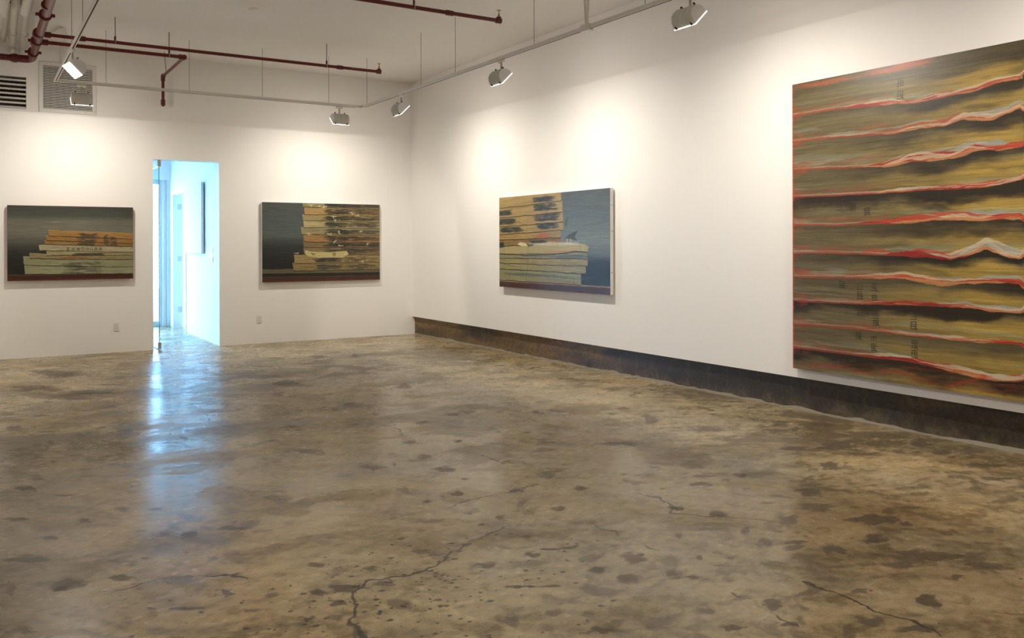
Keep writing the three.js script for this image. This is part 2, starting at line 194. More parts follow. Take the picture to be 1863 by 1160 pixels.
{ // the foundation wall that shows under the white wall
  const W = 2048, H = 96, L = ZF - ZB;
  const map = dataTexture(W, H, true, (u, v, c, i, j) => {
    const z = ZB + u * L, y = v * 0.4, brown = sstep(0.35, 0.7, fbm(z * 0.9 + 4, y * 4, 3) + mix(0.12, -0.22, sstep(-9.5, -6, z))), drip = sstep(0.6, 0.8, fbm(z * 16, y * 1.1, 3)), streak = fbm(z * 2.2, y * 26, 4), fine = fbm(z * 40, y * 40, 3), low = sstep(0.12, 0.0, y + (fbm(z * 9, 5, 3) - 0.5) * 0.16);
    for (let n = 0; n < 3; n++) {
      let q = mix([58, 51, 42][n], [134, 103, 63][n], brown * (0.5 + 0.7 * streak));
      q = mix(q, [128, 106, 74][n], drip * 0.45 * mix(1, 0.35, sstep(-9, -6, z))); q *= 0.72 + 0.56 * fine;
      c[n] = mix(q, [122, 108, 84][n], low * 0.6 * (0.5 + fine)) + (hash(i, j) - 0.5) * 14;
    }
  });
  map.wrapT = THREE.ClampToEdgeWrapping;
  const g = box(XC, XC + 0.1, 0, CURB + 0.02, ZB, ZF), p = g.attributes.position;
  for (let i = 0; i < p.count; i++) g.attributes.uv.setXY(i, (p.getZ(i) - ZB) / L, p.getY(i) / 0.4);
  const base = struct('baseboard_right', g, std({ map, roughness: 0.5, color: lin(0.8, 0.8, 0.8) }), 'dark stained concrete foundation strip below the white wall');
  const pos = [], idx = [], N = 900;                                       // ragged mortar fillet where base and floor meet
  for (let k = 0; k <= N; k++) {
    const z = ZB + 0.01 + (k / N) * (L - 0.02), w = 0.012 + 0.07 * Math.max(0, fbm(z * 4, 2, 5) - 0.25), h = 0.008 + 0.05 * Math.max(0, fbm(z * 6, 9, 5) - 0.3);
    pos.push(XC + 0.002, h, z, XC - w * 0.35, h * 0.55, z, XC - w, 0.0005, z);
    if (k < N) for (const a of [0, 1]) { const b = k * 3 + a; idx.push(b, b + 1, b + 3, b + 1, b + 4, b + 3); }
  }
  const f = new THREE.BufferGeometry(); f.setAttribute('position', new THREE.Float32BufferAttribute(pos, 3)); f.setIndex(idx); f.computeVertexNormals();
  part('mortar_joint', f, std({ color: lin(0.21, 0.18, 0.135), roughness: 0.9 }), base, 'pale ragged mortar line');
}

// ------------------------------------------------------------------ the daylit hall beyond the doorway
{
  const hx = HALL.wallX, z0 = ZB - WALL, ze = HALL.zEnd, T = 0.2;
  struct('wall_hall_right', slab([[-z0, 0], [15.72, 0], [15.72, 2.43], [16.75, 2.43], [16.75, 0], [-ze + 0.2, 0], [-ze + 0.2, HALL.h], [-z0, HALL.h]], [], T, (g) => g.rotateY(Math.PI / 2).translate(hx, 0, 0)), M.hallWall, 'white hall wall carrying the pale canvas');
  struct('wall_hall_end', slab([[XL - 0.1, 0], [-0.3, 0], [-0.3, 2.72], [3.15, 2.72], [3.15, 0], [hx, 0], [hx, HALL.h], [XL - 0.1, HALL.h]], [], 0.2, (g) => g.translate(0, 0, ze - 0.2)), M.hallWall, 'white wall above the street entrance');
  struct('wall_hall_left', box(XL - 0.1, XL, 0, HALL.h, ze, z0), M.hallWall, 'white hall wall on the far side');
  struct('ceiling_hall', box(XL - 0.1, hx + T, HALL.h, HALL.h + 0.1, ze - 0.2, z0), M.hallWall, 'white hall ceiling');
  struct('ground', box(-12, 14, -0.14, -0.02, ze - 16, ze - 0.3), M.pavement, 'pavement outside the street entrance');
  // street entrance: framed panes
  const w = new THREE.Group(); w.name = 'window_1'; w.userData = { kind: 'structure', label: 'glazed street entrance at the end of the hall' }; scene.add(w);
  const zc = ze - 0.1, bars = [[-0.3, -0.22], [0.72, 0.80], [1.78, 1.86], [2.94, 3.02]];
  for (const [a, b] of bars) part('mullion', rbox(a, b, 0, 2.72, zc - 0.05, zc + 0.05), M.aluminium, w);
  part('stepped_jamb', mergeGeometries([box(3.02, 3.06, 0, 2.72, zc - 0.05, zc + 0.085), box(3.06, 3.11, 0, 2.72, zc - 0.05, zc + 0.06), box(3.11, 3.15, 0, 2.72, zc - 0.05, zc + 0.095)]), M.white, w);
  for (let k = 0; k < 3; k++) {
    const a = bars[k][1], b = bars[k + 1][0];
    part('pane', box(a, b, 0.1, 2.64, zc - 0.004, zc + 0.004), M.pane, w);
    part('rail', rbox(a, b, 2.64, 2.72, zc - 0.04, zc + 0.04), M.aluminium, w); part('rail', rbox(a, b, 0, 0.1, zc - 0.04, zc + 0.04), M.aluminium, w);
    if (k === 2) { part('rail', rbox(a, b, 1.03, 1.13, zc - 0.035, zc + 0.035), M.aluminium, w); part('door_pull', tube([[2.87, 1.0, zc + 0.03], [2.87, 1.0, zc + 0.09], [2.87, 1.34, zc + 0.09], [2.87, 1.34, zc + 0.03]], 0.012), M.steel, w); }
  }
  // side door of the hall, shut
  const d = new THREE.Group(); d.name = 'door_2'; d.userData = { kind: 'structure', label: 'closed side door in the hall wall with three hinges' }; scene.add(d);
  part('leaf', rbox(hx + 0.135, hx + 0.178, 0.01, 2.42, -16.735, -15.73), M.hallWall, d);
  for (const y of [0.33, 1.26, 2.21]) part('hinge', mergeGeometries([rod([hx + 0.125, y - 0.05, -16.735], [hx + 0.125, y + 0.05, -16.735], 0.009), box(hx + 0.07, hx + 0.125, y - 0.05, y + 0.05, -16.749, -16.743)]), M.aluminium, d);
  const jambs = new THREE.Group(); jambs.name = 'trim_1'; jambs.userData = { kind: 'structure', label: 'narrow white casing round the hall side door' }; scene.add(jambs);
  part('casing', box(hx - 0.012, hx, 0, 2.47, -15.72, -15.66), M.white, jambs); part('casing', box(hx - 0.012, hx, 0, 2.47, -16.81, -16.75), M.white, jambs); part('casing', box(hx - 0.012, hx, 2.43, 2.49, -16.75, -15.72), M.white, jambs);
  // gallery glass door, standing open at a right angle into the hall
  const gd = new THREE.Group(); gd.name = 'door_1'; gd.userData = { kind: 'structure', label: 'frameless glass door open into the hall with metal rails' }; scene.add(gd);
  const gx = 2.325, g0 = ZB - 0.03, g1 = g0 - 0.86;
  part('glass_leaf', box(gx - 0.006, gx + 0.006, 0.105, 2.645, g1, g0 - 0.004), M.doorGlass, gd);
  part('glass_edge', box(gx - 0.006, gx + 0.006, 0.105, 2.645, g0 - 0.004, g0), M.glassEdge, gd, 'teal polished glass edge');
  for (const [a, b] of [[0.008, 0.105], [2.645, 2.737]]) {
    const rail = part('rail', rbox(gx - 0.02, gx + 0.02, a, b, g1, g0 + 0.012, 0.003), M.aluminium, gd, 'brushed metal rail');
    part('end_cap', rbox(gx - 0.023, gx + 0.023, a + 0.001, b - 0.001, g0 + 0.012, g0 + 0.02, 0.003), M.steel, rail);
  }
}
{ // pale canvas and switches in the hall
  const t = thing('hall_painting', 'pale blank-looking canvas seen edge-on through the doorway', 'painting');
  part('painted_canvas', rbox(3.104, HALL.wallX - 0.021, 1.375, 2.51, -15.5, -14.25, 0.003), M.hallWall, t);
  part('stretcher_edge', rbox(3.108, HALL.wallX - 0.025, 1.378, 2.507, -14.25, -14.246, 0.001), std({ color: lin(0.7, 0.72, 0.72), roughness: 0.8 }), t, 'grey canvas side');
  for (const [y, n] of [[1.42, 'upper'], [1.29, 'lower']]) {
    const s = thing('light_switch', 'white light switch plate on hall wall, ' + n + ' one', 'switch', 'switches in the hall');
    part('plate', rbox(HALL.wallX - 0.008, HALL.wallX, y - 0.058, y + 0.058, -13.86, -13.72, 0.003), M.plate, s);
    for (const z of [-13.825, -13.755]) part('rocker', rbox(HALL.wallX - 0.013, HALL.wallX - 0.006, y - 0.033, y + 0.033, z - 0.016, z + 0.016, 0.002), M.white, s);
  }
}
// ------------------------------------------------------------------ wall fittings
{
  const t = thing('air_vent', 'white louvred air vent with many thin slats high on wall', 'vent'), x0 = 0.797, x1 = 1.5, y0 = 3.315, y1 = 3.996, b = 0.05, z = ZB;
  part('backing', box(x0 + 0.02, x1 - 0.02, y0 + 0.02, y1 - 0.02, z, z + 0.004), M.slot, t);
  for (const g of [[x0, x1, y0, y0 + b], [x0, x1, y1 - b, y1], [x0, x0 + b, y0 + b, y1 - b], [x1 - b, x1, y0 + b, y1 - b]]) part('frame_side', rbox(g[0], g[1], g[2], g[3], z, z + 0.022, 0.004), M.white, t);
  const n = 26, g = new THREE.BoxGeometry(x1 - x0 - 2 * b + 0.01, 0.0125, 0.003).rotateX(0.7);
  for (let k = 0; k < n; k++) part('slat', g, M.white, t).position.set((x0 + x1) / 2, y0 + b + (k + 0.5) * (y1 - y0 - 2 * b) / n, z + 0.012);
  for (const [x, y] of [[x0 + 0.14, y1 - 0.022], [x1 - 0.14, y1 - 0.022], [x0 + 0.14, y0 + 0.022], [x1 - 0.14, y0 + 0.022]]) part('screw', rod([x, y, z + 0.02], [x, y, z + 0.025], 0.006), M.steel, t);
}
{
  const t = thing('return_grille', 'dark duct opening with pale horizontal blades at wall edge', 'vent'), { x0, x1, y0, y1 } = GRILLE;
  part('duct_back', box(x0, x1, y0, y1, ZB - WALL - 0.012, ZB - WALL), M.slot, t);
  const blade = new THREE.BoxGeometry(x1 - x0, 0.026, 0.004).rotateX(0.55), fin = new THREE.BoxGeometry(0.006, y1 - y0, 0.012);
  for (let k = 0; k < 7; k++) part('blade', blade, M.white, t).position.set((x0 + x1) / 2, y0 + 0.018 + k * 0.0605, ZB - 0.018);
  for (let k = 0; k < 25; k++) part('rear_fin', fin, M.slot, t).position.set(x0 + 0.013 + k * 0.026, (y0 + y1) / 2, ZB - 0.05);
}
for (const [x, y, where] of [[1.747, 0.358, 'left of the doorway'], [3.757, 0.371, 'right of the doorway']]) {
  const t = thing('wall_outlet', 'white duplex wall outlet low on wall ' + where, 'outlet', 'wall outlets');
  part('plate', rbox(x - 0.035, x + 0.035, y - 0.0575, y + 0.0575, ZB, ZB + 0.007, 0.003), M.plate, t);
  for (const s of [-0.02, 0.02]) {
    const f = part('socket_face', new THREE.CylinderGeometry(0.0165, 0.0165, 0.004, 20).rotateX(Math.PI / 2).translate(x, y + s, ZB + 0.008), M.white, t);
    for (const d of [-0.006, 0.006]) part('slot', box(x + d - 0.0012, x + d + 0.0012, y + s - 0.003, y + s + 0.006, ZB + 0.0085, ZB + 0.0105), M.dark, f);
  }
}
{
  const t = thing('ceiling_cover', 'small round white cover plate on the ceiling', 'cover plate');
  part('disc', new THREE.LatheGeometry([[0, -0.022], [0.035, -0.022], [0.058, -0.012], [0.062, 0]].map((p) => new THREE.Vector2(...p)), 32).translate(2.79, HC, -10.08), M.ceiling, t);
}

// ------------------------------------------------------------------ red sprinkler pipes
function flange(parent, at, dir, r, long = 0.05) {                          // grooved coupling: ring, ears and bolts
  const a = new THREE.Vector3(...at), d = new THREE.Vector3(...dir), p = (k) => a.clone().addScaledVector(d, k).toArray();
  const ring = part('coupling', rod(p(-long / 2), p(long / 2), r, 20), M.redFitting, parent);
  const side = Math.abs(d.x) > 0.5 ? new THREE.Vector3(0, 0, 1) : new THREE.Vector3(1, 0, 0);
  for (const s of [-1, 1]) {
    const c = a.clone().addScaledVector(side, s * (r + 0.012));
    part('bolt', mergeGeometries([rod(c.clone().addScaledVector(d, -0.03).toArray(), c.clone().addScaledVector(d, 0.03).toArray(), 0.008, 8), new THREE.BoxGeometry(0.03, 0.03, 0.03).translate(c.x, c.y, c.z)]), M.redFitting, ring);
  }
}
const collar = (parent, a, b, r) => part('collar', rod(a, b, r, 16), M.redFitting, parent);
function hanger(parent, x, y, z, r) {
  part('hanger_ring', new THREE.TorusGeometry(r + 0.004, 0.004, 6, 20).rotateY(parent.userData.alongZ ? 0 : Math.PI / 2).translate(x, y, z), M.steel, parent);
  part('hanger_rod', rod([x, y + r, z], [x, HC, z], 0.0055, 8), M.wire, parent);
  part('hanger_nut', rod([x, y + r, z], [x, y + r + 0.05, z], 0.012, 8), M.redFitting, parent);
}
function uprightHead(parent, x, y, z) {
  part('sprinkler_head', mergeGeometries([rod([x, y, z], [x, y + 0.03, z], 0.012, 10), rod([x, y + 0.03, z], [x, y + 0.07, z], 0.005, 8), rod([x, y + 0.07, z], [x, y + 0.074, z], 0.025, 14)]), M.brass, parent, 'brass upright sprinkler head');
}
const PY = 3.93;
{
  const t = thing('sprinkler_main_pipe', 'thick red sprinkler main with bolted couplings and elbow', 'pipe');
  part('pipe', rod([0.66, PY, ZF - 0.02], [0.69, PY, -12.7], 0.045, 24), M.red, t);
  part('elbow', tube(Object.assign([[0.69, PY, -12.55], [0.69, PY, -12.92], [0.45, PY, -12.92]], { bend: 0.16 }), 0.05, 20), M.red, t);
  part('side_run', rod([0.5, PY, -12.92], [XL + 0.03, PY, -12.92], 0.041, 20), M.red, t);
  for (const z of [-10.35, -11.72, -12.42]) flange(t, [0.68, PY, z], [0, 0, 1], 0.064);
  flange(t, [0.5, PY, -12.92], [1, 0, 0], 0.058);
  for (const z of [-11.31, -11.74]) part('tee', rod([0.67, PY, z - 0.06], [0.67, PY, z + 0.06], 0.058, 20), M.redFitting, t);
  collar(t, [0.66, PY, -9.93], [0.66, PY, -9.9], 0.048);
}
{
  const t = thing('sprinkler_branch_pipe', 'red branch pipe running level across ceiling above the doorway', 'pipe', 'sprinkler branches'), z = -11.31;
  part('pipe', rod([0.73, PY, z], [4.87, PY, z], 0.021, 16), M.red, t);
  collar(t, [0.735, PY, z], [0.8, PY, z], 0.034); collar(t, [1.09, PY, z], [1.16, PY, z], 0.031); collar(t, [4.26, PY, z], [4.34, PY, z], 0.028);
  hanger(t, 1.48, PY, z, 0.021); hanger(t, 4.11, PY, z, 0.021);
  part('end_elbow', mergeGeometries([rod([4.84, PY, z], [4.9, PY, z], 0.03, 14), rod([4.875, PY, z], [4.875, PY + 0.04, z], 0.026, 14)]), M.redFitting, t); uprightHead(t, 4.875, PY + 0.04, z);
}
{
  const t = thing('sprinkler_branch_pipe', 'red branch pipe that turns to the wall and drops beside doorway', 'pipe', 'sprinkler branches'), z = -11.74, x = 2.355, zw = -13.2;
  part('pipe', rod([0.73, PY, z], [x, PY, z], 0.023, 16), M.red, t); part('wall_run', rod([x, PY, z], [x, PY, zw], 0.02, 16), M.red, t); part('drop', rod([x, PY, zw], [x, 3.55, zw], 0.021, 16), M.red, t);
  collar(t, [0.735, PY, z], [0.8, PY, z], 0.036);
  part('corner_elbow', mergeGeometries([new THREE.SphereGeometry(0.034, 16, 12).translate(x, PY, z), rod([x - 0.07, PY, z], [x, PY, z], 0.031, 14), rod([x, PY, z], [x, PY, z - 0.07], 0.03, 14)]), M.redFitting, t);
  part('drop_elbow', mergeGeometries([new THREE.SphereGeometry(0.03, 16, 12).translate(x, PY, zw), rod([x, PY, zw + 0.06], [x, PY, zw], 0.029, 14), rod([x, PY, zw], [x, PY - 0.07, zw], 0.029, 14)]), M.redFitting, t);
  part('end_cap', mergeGeometries([rod([x, 3.59, zw], [x, 3.52, zw], 0.031, 16), new THREE.SphereGeometry(0.027, 14, 10).translate(x, 3.52, zw)]), M.redFitting, t);
  hanger(t, 2.17, PY, z, 0.023); part('hanger_rod', rod([2.33, HC, -12.96], [x, PY + 0.02, -12.96], 0.005, 8), M.wire, t);
}
{
  const t = thing('sprinkler_branch_pipe', 'red branch pipe across the ceiling nearest the viewer', 'pipe', 'sprinkler branches'), z = -8.06;
  part('pipe', rod([0.72, PY, z], [4.87, PY, z], 0.021, 16), M.red, t);
  collar(t, [4.23, PY, z], [4.31, PY, z], 0.028); hanger(t, 3.86, PY, z, 0.021); hanger(t, 1.6, PY, z, 0.021);
  part('end_elbow', mergeGeometries([rod([4.84, PY, z], [4.9, PY, z], 0.03, 14), rod([4.875, PY, z], [4.875, PY + 0.04, z], 0.026, 14)]), M.redFitting, t); uprightHead(t, 4.875, PY + 0.04, z);
}
// pale pipes in the ceiling corner
function palePipe(label, points, r, bands = []) {
  const t = thing('ceiling_pipe', label, 'pipe', 'pale pipes in the ceiling corner');
  part('pipe', tube(Object.assign(points, { bend: 0.1 }), r, 18), M.duct, t);
  for (const [a, b] of bands) part('sleeve', rod(a, b, r + 0.006, 18), M.duct, t);
}
palePipe('fat pale pipe at the very corner of the ceiling', [[0.30, 3.97, ZF - 0.1], [0.30, 3.97, -10.75], [0.30, HC, -10.85]], 0.05);
palePipe('fat pale pipe beside the red main', [[0.505, 3.97, ZF - 0.1], [0.505, 3.97, -10.6], [0.505, HC, -10.7]], 0.048);
palePipe('short pale cross pipe bridging two fat pale pipes', [[0.30, 4.06, -10.15], [0.505, 4.06, -10.15]], 0.04);
palePipe('thin pale pipe ending at the wall, left of pair', [[0.41, 4.08, -10.3], [0.485, 4.085, ZB]], 0.034, [[[0.452, 4.083, -12.1], [0.456, 4.083, -12.2]]]);
palePipe('thin pale pipe ending at the wall, right of pair', [[0.53, 4.08, -10.75], [0.605, 4.085, ZB]], 0.034, [[[0.572, 4.083, -12.1], [0.576, 4.083, -12.2]]]);
palePipe('shortest thin pale pipe high against ceiling', [[0.36, 4.16, -10.9], [0.37, 4.16, -13.1], [0.37, HC, -13.16]], 0.03);
{
  const t = thing('cable_conduit', 'thin grey conduit bending from ceiling down to the vent', 'conduit');
  part('conduit', tube(Object.assign([[0.88, 4.2, -12.5], [0.97, 4.2, -12.0], [1.06, 4.2, -12.6], [1.06, 4.2, ZB + 0.02], [1.06, 4.0, ZB + 0.02]], { bend: 0.14 }), 0.011, 10), M.trackWhite, t);
}

// ------------------------------------------------------------------ lighting tracks and their floodlights
function railGeometry(a, b) { const A = new THREE.Vector3(...a), B = new THREE.Vector3(...b), alongX = Math.abs(A.x - B.x) > Math.abs(A.z - B.z); return alongX ? rbox(Math.min(A.x, B.x), Math.max(A.x, B.x), A.y - 0.018, A.y + 0.018, A.z - 0.018, A.z + 0.018, 0.003) : rbox(A.x - 0.018, A.x + 0.018, A.y - 0.018, A.y + 0.018, Math.min(A.z, B.z), Math.max(A.z, B.z), 0.003); }
const wireUp = (parent, x, z) => part('suspension_wire', rod([x, TRACK_Y, z], [x, HC, z], 0.0028, 6), M.wire, parent);
{
  const y = TRACK_Y, zEnd = 1.6;
  const r = thing('light_track', 'white lighting track along the long right wall', 'light track', 'suspended lighting tracks');
  part('rail', railGeometry([TRX, y, TRZ + 0.05], [TRX, y, zEnd]), M.trackWhite, r); part('slot', box(TRX - 0.006, TRX + 0.006, y - 0.0195, y - 0.0175, TRZ + 0.1, zEnd), M.slot, r);
  for (const z of [-11.88, -10.09, -9.16, -7.45, -5.72, -3.9, -2, 0]) wireUp(r, TRX, z);
  part('feed_box', rbox(TRX - 0.03, TRX + 0.03, y - 0.035, y + 0.03, -6.62, -6.49), M.trackWhite, r);
  for (const s of [-1, 1]) part('feed_stem', rod([TRX, y + 0.02, -6.555 + s * 0.012], [TRX, HC, -6.555 + s * 0.045], 0.012, 10), M.trackWhite, r);
  const b = thing('light_track', 'white lighting track along the end wall over the doorway', 'light track', 'suspended lighting tracks');
  part('rail', railGeometry([TLX + 0.03, y, TRZ], [TRX - 0.03, y, TRZ]), M.trackWhite, b); part('slot', box(TLX + 0.1, TRX - 0.1, y - 0.0195, y - 0.0175, TRZ - 0.006, TRZ + 0.006), M.slot, b);
  part('corner_connector', rbox(TRX - 0.035, TRX + 0.02, y - 0.02, y + 0.02, TRZ - 0.02, TRZ + 0.05), M.trackWhite, b);
  for (const x of [1.47, 2.48, 3.45, 4.41]) wireUp(b, x, TRZ);
  const l = thing('light_track', 'white lighting track coming towards the viewer by red main', 'light track', 'suspended lighting tracks');
  part('rail', railGeometry([TLX, y, TRZ - 0.02], [TLX, y, zEnd]), M.trackWhite, l); part('slot', box(TLX - 0.006, TLX + 0.006, y - 0.0195, y - 0.0175, TRZ + 0.05, zEnd), M.slot, l);
  for (const z of [-10.03, -9.0, -7.4, -5.6, -3.8, -2, 0]) wireUp(l, TLX, z);
}
function floodlight(label, [x, z], heading, tilt, dim = 1, group = 'track floodlights') {   // local +x looks at the wall that it lights
  const t = thing('track_floodlight', label, 'track light', group);
  t.position.set(x, TRACK_Y - 0.022, z); t.rotation.y = heading;
  const T = tilt * Math.PI / 180, HY = -0.215, put = (g) => g.rotateZ(T).translate(0.0, HY, 0), L = 0.12, B = 0.083, ribbed = [];
  part('adapter', rbox(-0.016, 0.016, -0.03, 0.0, -0.05, 0.05), M.trackWhite, t);
  part('stem', rod([0, -0.03, 0], [0, -0.105, 0], 0.011, 12), M.steel, t);
  part('knuckle', mergeGeometries([rod([0, -0.10, 0], [0, -0.125, 0], 0.019, 14), rod([0, -0.122, -0.024], [0, -0.122, 0.024], 0.018, 14)]), M.trackWhite, t);
  const outer = [[-B, 0], [-B, 0.03], [-0.074, 0.062], [-0.052, 0.09], [-0.02, 0.104], [0.032, 0.104], [0.062, 0.082], [B, 0.032], [B, 0]];
  const inner = outer.map(([a, b]) => [a * 0.95, b * 0.955]).reverse();
  const shell = new THREE.ExtrudeGeometry(new THREE.Shape([...outer, ...inner].map((p) => new THREE.Vector2(...p))), { depth: 2 * L - 0.012, bevelEnabled: false, steps: 1 }).translate(0, 0, -L + 0.006);
  const h = part('housing', put(shell), M.housing, t);
  for (let k = 0; k < 11; k++) { const zz = -0.095 + k * 0.019; ribbed.push(new THREE.ExtrudeGeometry(new THREE.Shape([[-B, 0.012], [-B - 0.007, 0.014], [-B - 0.007, 0.032], [-0.08, 0.067], [-0.056, 0.096], [-0.022, 0.111], [0.03, 0.111], [0.03, 0.1], [-0.02, 0.1], [-0.05, 0.087], [-0.072, 0.06], [-B + 0.002, 0.03]].map((p) => new THREE.Vector2(...p))), { depth: 0.005, bevelEnabled: false }).translate(0, 0, zz - 0.0025)); }
  part('cooling_ribs', put(mergeGeometries(ribbed)), M.housing, h);
  for (const s of [-1, 1]) part('end_plate', put(new THREE.ExtrudeGeometry(new THREE.Shape(outer.map((p) => new THREE.Vector2(...p))), { depth: 0.006, bevelEnabled: false }).translate(0, 0, s > 0 ? L - 0.006 : -L)), M.housingEnd, t);
  const rim = []; for (const s of [-1, 1]) rim.push(box(-B - 0.003, B + 0.003, -0.007, 0, s * L - 0.004, s * L + 0.004), box(s * B - 0.004, s * B + 0.004, -0.007, 0, -L, L));
  part('glowing_glass_edge', put(mergeGeometries(rim)), M.glow, t, 'bright edge of the lamp glass');
  part('glass', put(box(-B + 0.004, B - 0.004, -0.005, -0.003, -L + 0.004, L - 0.004)), M.pane, t);
  for (const [a, b, c] of [[-B - 0.006, 0.012, L * 0.72], [-B - 0.006, 0.012, -L * 0.72], [0.06, 0.098, L * 0.6], [0.06, 0.098, -L * 0.6]]) part('latch', put(rbox(a - 0.007, a + 0.007, b - 0.013, b + 0.013, c - 0.007, c + 0.007, 0.002)), M.dark, t);
  part('lamp_tube', put(rod([0, 0.068, -0.06], [0, 0.068, 0.06], 0.006, 10)), M.bulb, t);
  const light = new THREE.RectAreaLight(LAMP, LAMP_POWER * dim, 0.12, 0.014);
  light.matrix.makeBasis(new THREE.Vector3(0, 0, 1), new THREE.Vector3(1, 0, 0), new THREE.Vector3(0, 1, 0));
  light.matrix.premultiply(new THREE.Matrix4().makeRotationZ((8 - tilt) * Math.PI / 180)).premultiply(new THREE.Matrix4().makeTranslation(0, 0.06, 0));   // the asymmetric reflector throws most light downwards
  light.matrix.premultiply(new THREE.Matrix4().makeRotationZ(T)).premultiply(new THREE.Matrix4().makeTranslation(0, HY, 0));
  light.matrix.decompose(light.position, light.quaternion, light.scale); light.castShadow = true; light.name = 'lamp';
  t.add(light);
  const face = new THREE.RectAreaLight(LAMP, GLASS_POWER * dim, 2 * L - 0.02, 2 * B - 0.02);   // light scattered by the glass itself
  face.matrix.makeBasis(new THREE.Vector3(0, 0, 1), new THREE.Vector3(1, 0, 0), new THREE.Vector3(0, 1, 0)).setPosition(0, -0.008, 0);
  face.matrix.premultiply(new THREE.Matrix4().makeRotationZ(T)).premultiply(new THREE.Matrix4().makeTranslation(0, HY, 0));
  face.matrix.decompose(face.position, face.quaternion, face.scale); face.castShadow = true; face.name = 'lamp_glass';
  t.add(face);
}
const TO_RIGHT = 0, TO_BACK = Math.PI / 2, TO_LEFT = Math.PI;
floodlight('white floodlight hanging nearest the room corner, aimed at long wall', [TRX, -10.69], TO_RIGHT, 44.5);
floodlight('white floodlight over the white-edged painting on the long wall', [TRX, -8.1], TO_RIGHT, 44.5);
floodlight('white floodlight nearest the viewer, over the left edge of huge painting', [TRX, -5.17], TO_RIGHT, 44.5);
floodlight('white floodlight on the end track near the room corner', [4.57, TRZ], TO_BACK, 38, 0.8);
floodlight('white floodlight hanging in front of the slatted vent', [1.19, TRZ], TO_BACK, 38, 0.8);
floodlight('floodlight whose dazzling white face shows, by the red main', [TLX, -9.95], TO_LEFT + 0.18, 44);
for (const [x, z, h] of [[TRX, -2.35, TO_RIGHT], [TRX, 0.4, TO_RIGHT], [TLX, -3.1, TO_RIGHT], [TLX, -0.4, TO_RIGHT]]) floodlight('white floodlight further along its track, above the edge of the view', [x, z], h, 44, 1, 'floodlights above the view');

// ------------------------------------------------------------------ paintings
function sketch(w, h, seed, draw, warp = 5) {                               // draw in 0..1 units, then loosen it with brush noise and canvas weave
  const c = document.createElement('canvas'); c.width = w; c.height = h;
  const g = c.getContext('2d'), r = rng(seed);
  draw(g, r, w, h);
  const src = g.getImageData(0, 0, w, h), dst = g.createImageData(w, h);
  for (let y = 0; y < h; y++) for (let x = 0; x < w; x++) {
    const dx = (fbm(x * 0.018 + seed, y * 0.03, 3) - 0.5) * warp * 4, dy = (fbm(x * 0.02, y * 0.045 + seed * 3, 3) - 0.5) * warp * 1.6;
    const xx = clamp(Math.round(x + dx), 0, w - 1), yy = clamp(Math.round(y + dy), 0, h - 1), i = (yy * w + xx) * 4, o = (y * w + x) * 4;
    const stroke = (fbm(x * 0.012 + seed, y * 0.33, 3) - 0.5) * 34 + (noise(x * 0.5, y * 0.5) - 0.5) * 10;
    for (let k = 0; k < 3; k++) dst.data[o + k] = clamp(src.data[i + k] + stroke * (0.45 + src.data[i + k] / 260), 0, 255);
    dst.data[o + 3] = 255;
  }
  g.putImageData(dst, 0, 0);
  const t = new THREE.CanvasTexture(c); t.colorSpace = THREE.SRGBColorSpace; return t;
}
const rgb = (c, a = 1) => 'rgba(' + c.map((v) => Math.round(clamp(v, 0, 255))).join(',') + ',' + a + ')';
function poly(g, w, h, pts, color, a = 1) { g.fillStyle = rgb(color, a); g.beginPath(); for (let i = 0; i < pts.length; i += 2) g[i ? 'lineTo' : 'moveTo'](pts[i] * w, pts[i + 1] * h); g.closePath(); g.fill(); }
function stroke(g, w, h, pts, color, width, a = 1) { g.strokeStyle = rgb(color, a); g.lineWidth = width; g.lineCap = g.lineJoin = 'round'; g.beginPath(); for (let i = 0; i < pts.length; i += 2) g[i ? 'lineTo' : 'moveTo'](pts[i] * w, pts[i + 1] * h); g.stroke(); }
function vertical(g, w, h, stops) { const q = g.createLinearGradient(0, 0, 0, h); for (const [p, c] of stops) q.addColorStop(p, rgb(c)); g.fillStyle = q; g.fillRect(0, 0, w, h); }
function smudge(g, r, w, h, x0, x1, y0, y1, color, n = 60, a = 0.16) {       // soft, mostly level ink marks
  for (let k = 0; k < n; k++) { const x = mix(x0, x1, r()), y = mix(y0, y1, r()), l = (x1 - x0) * (0.05 + 0.16 * r()); stroke(g, w, h, [x - l, y, x + l, y + (r() - 0.5) * 0.006], color, h * (0.006 + 0.018 * r()), a); }
}
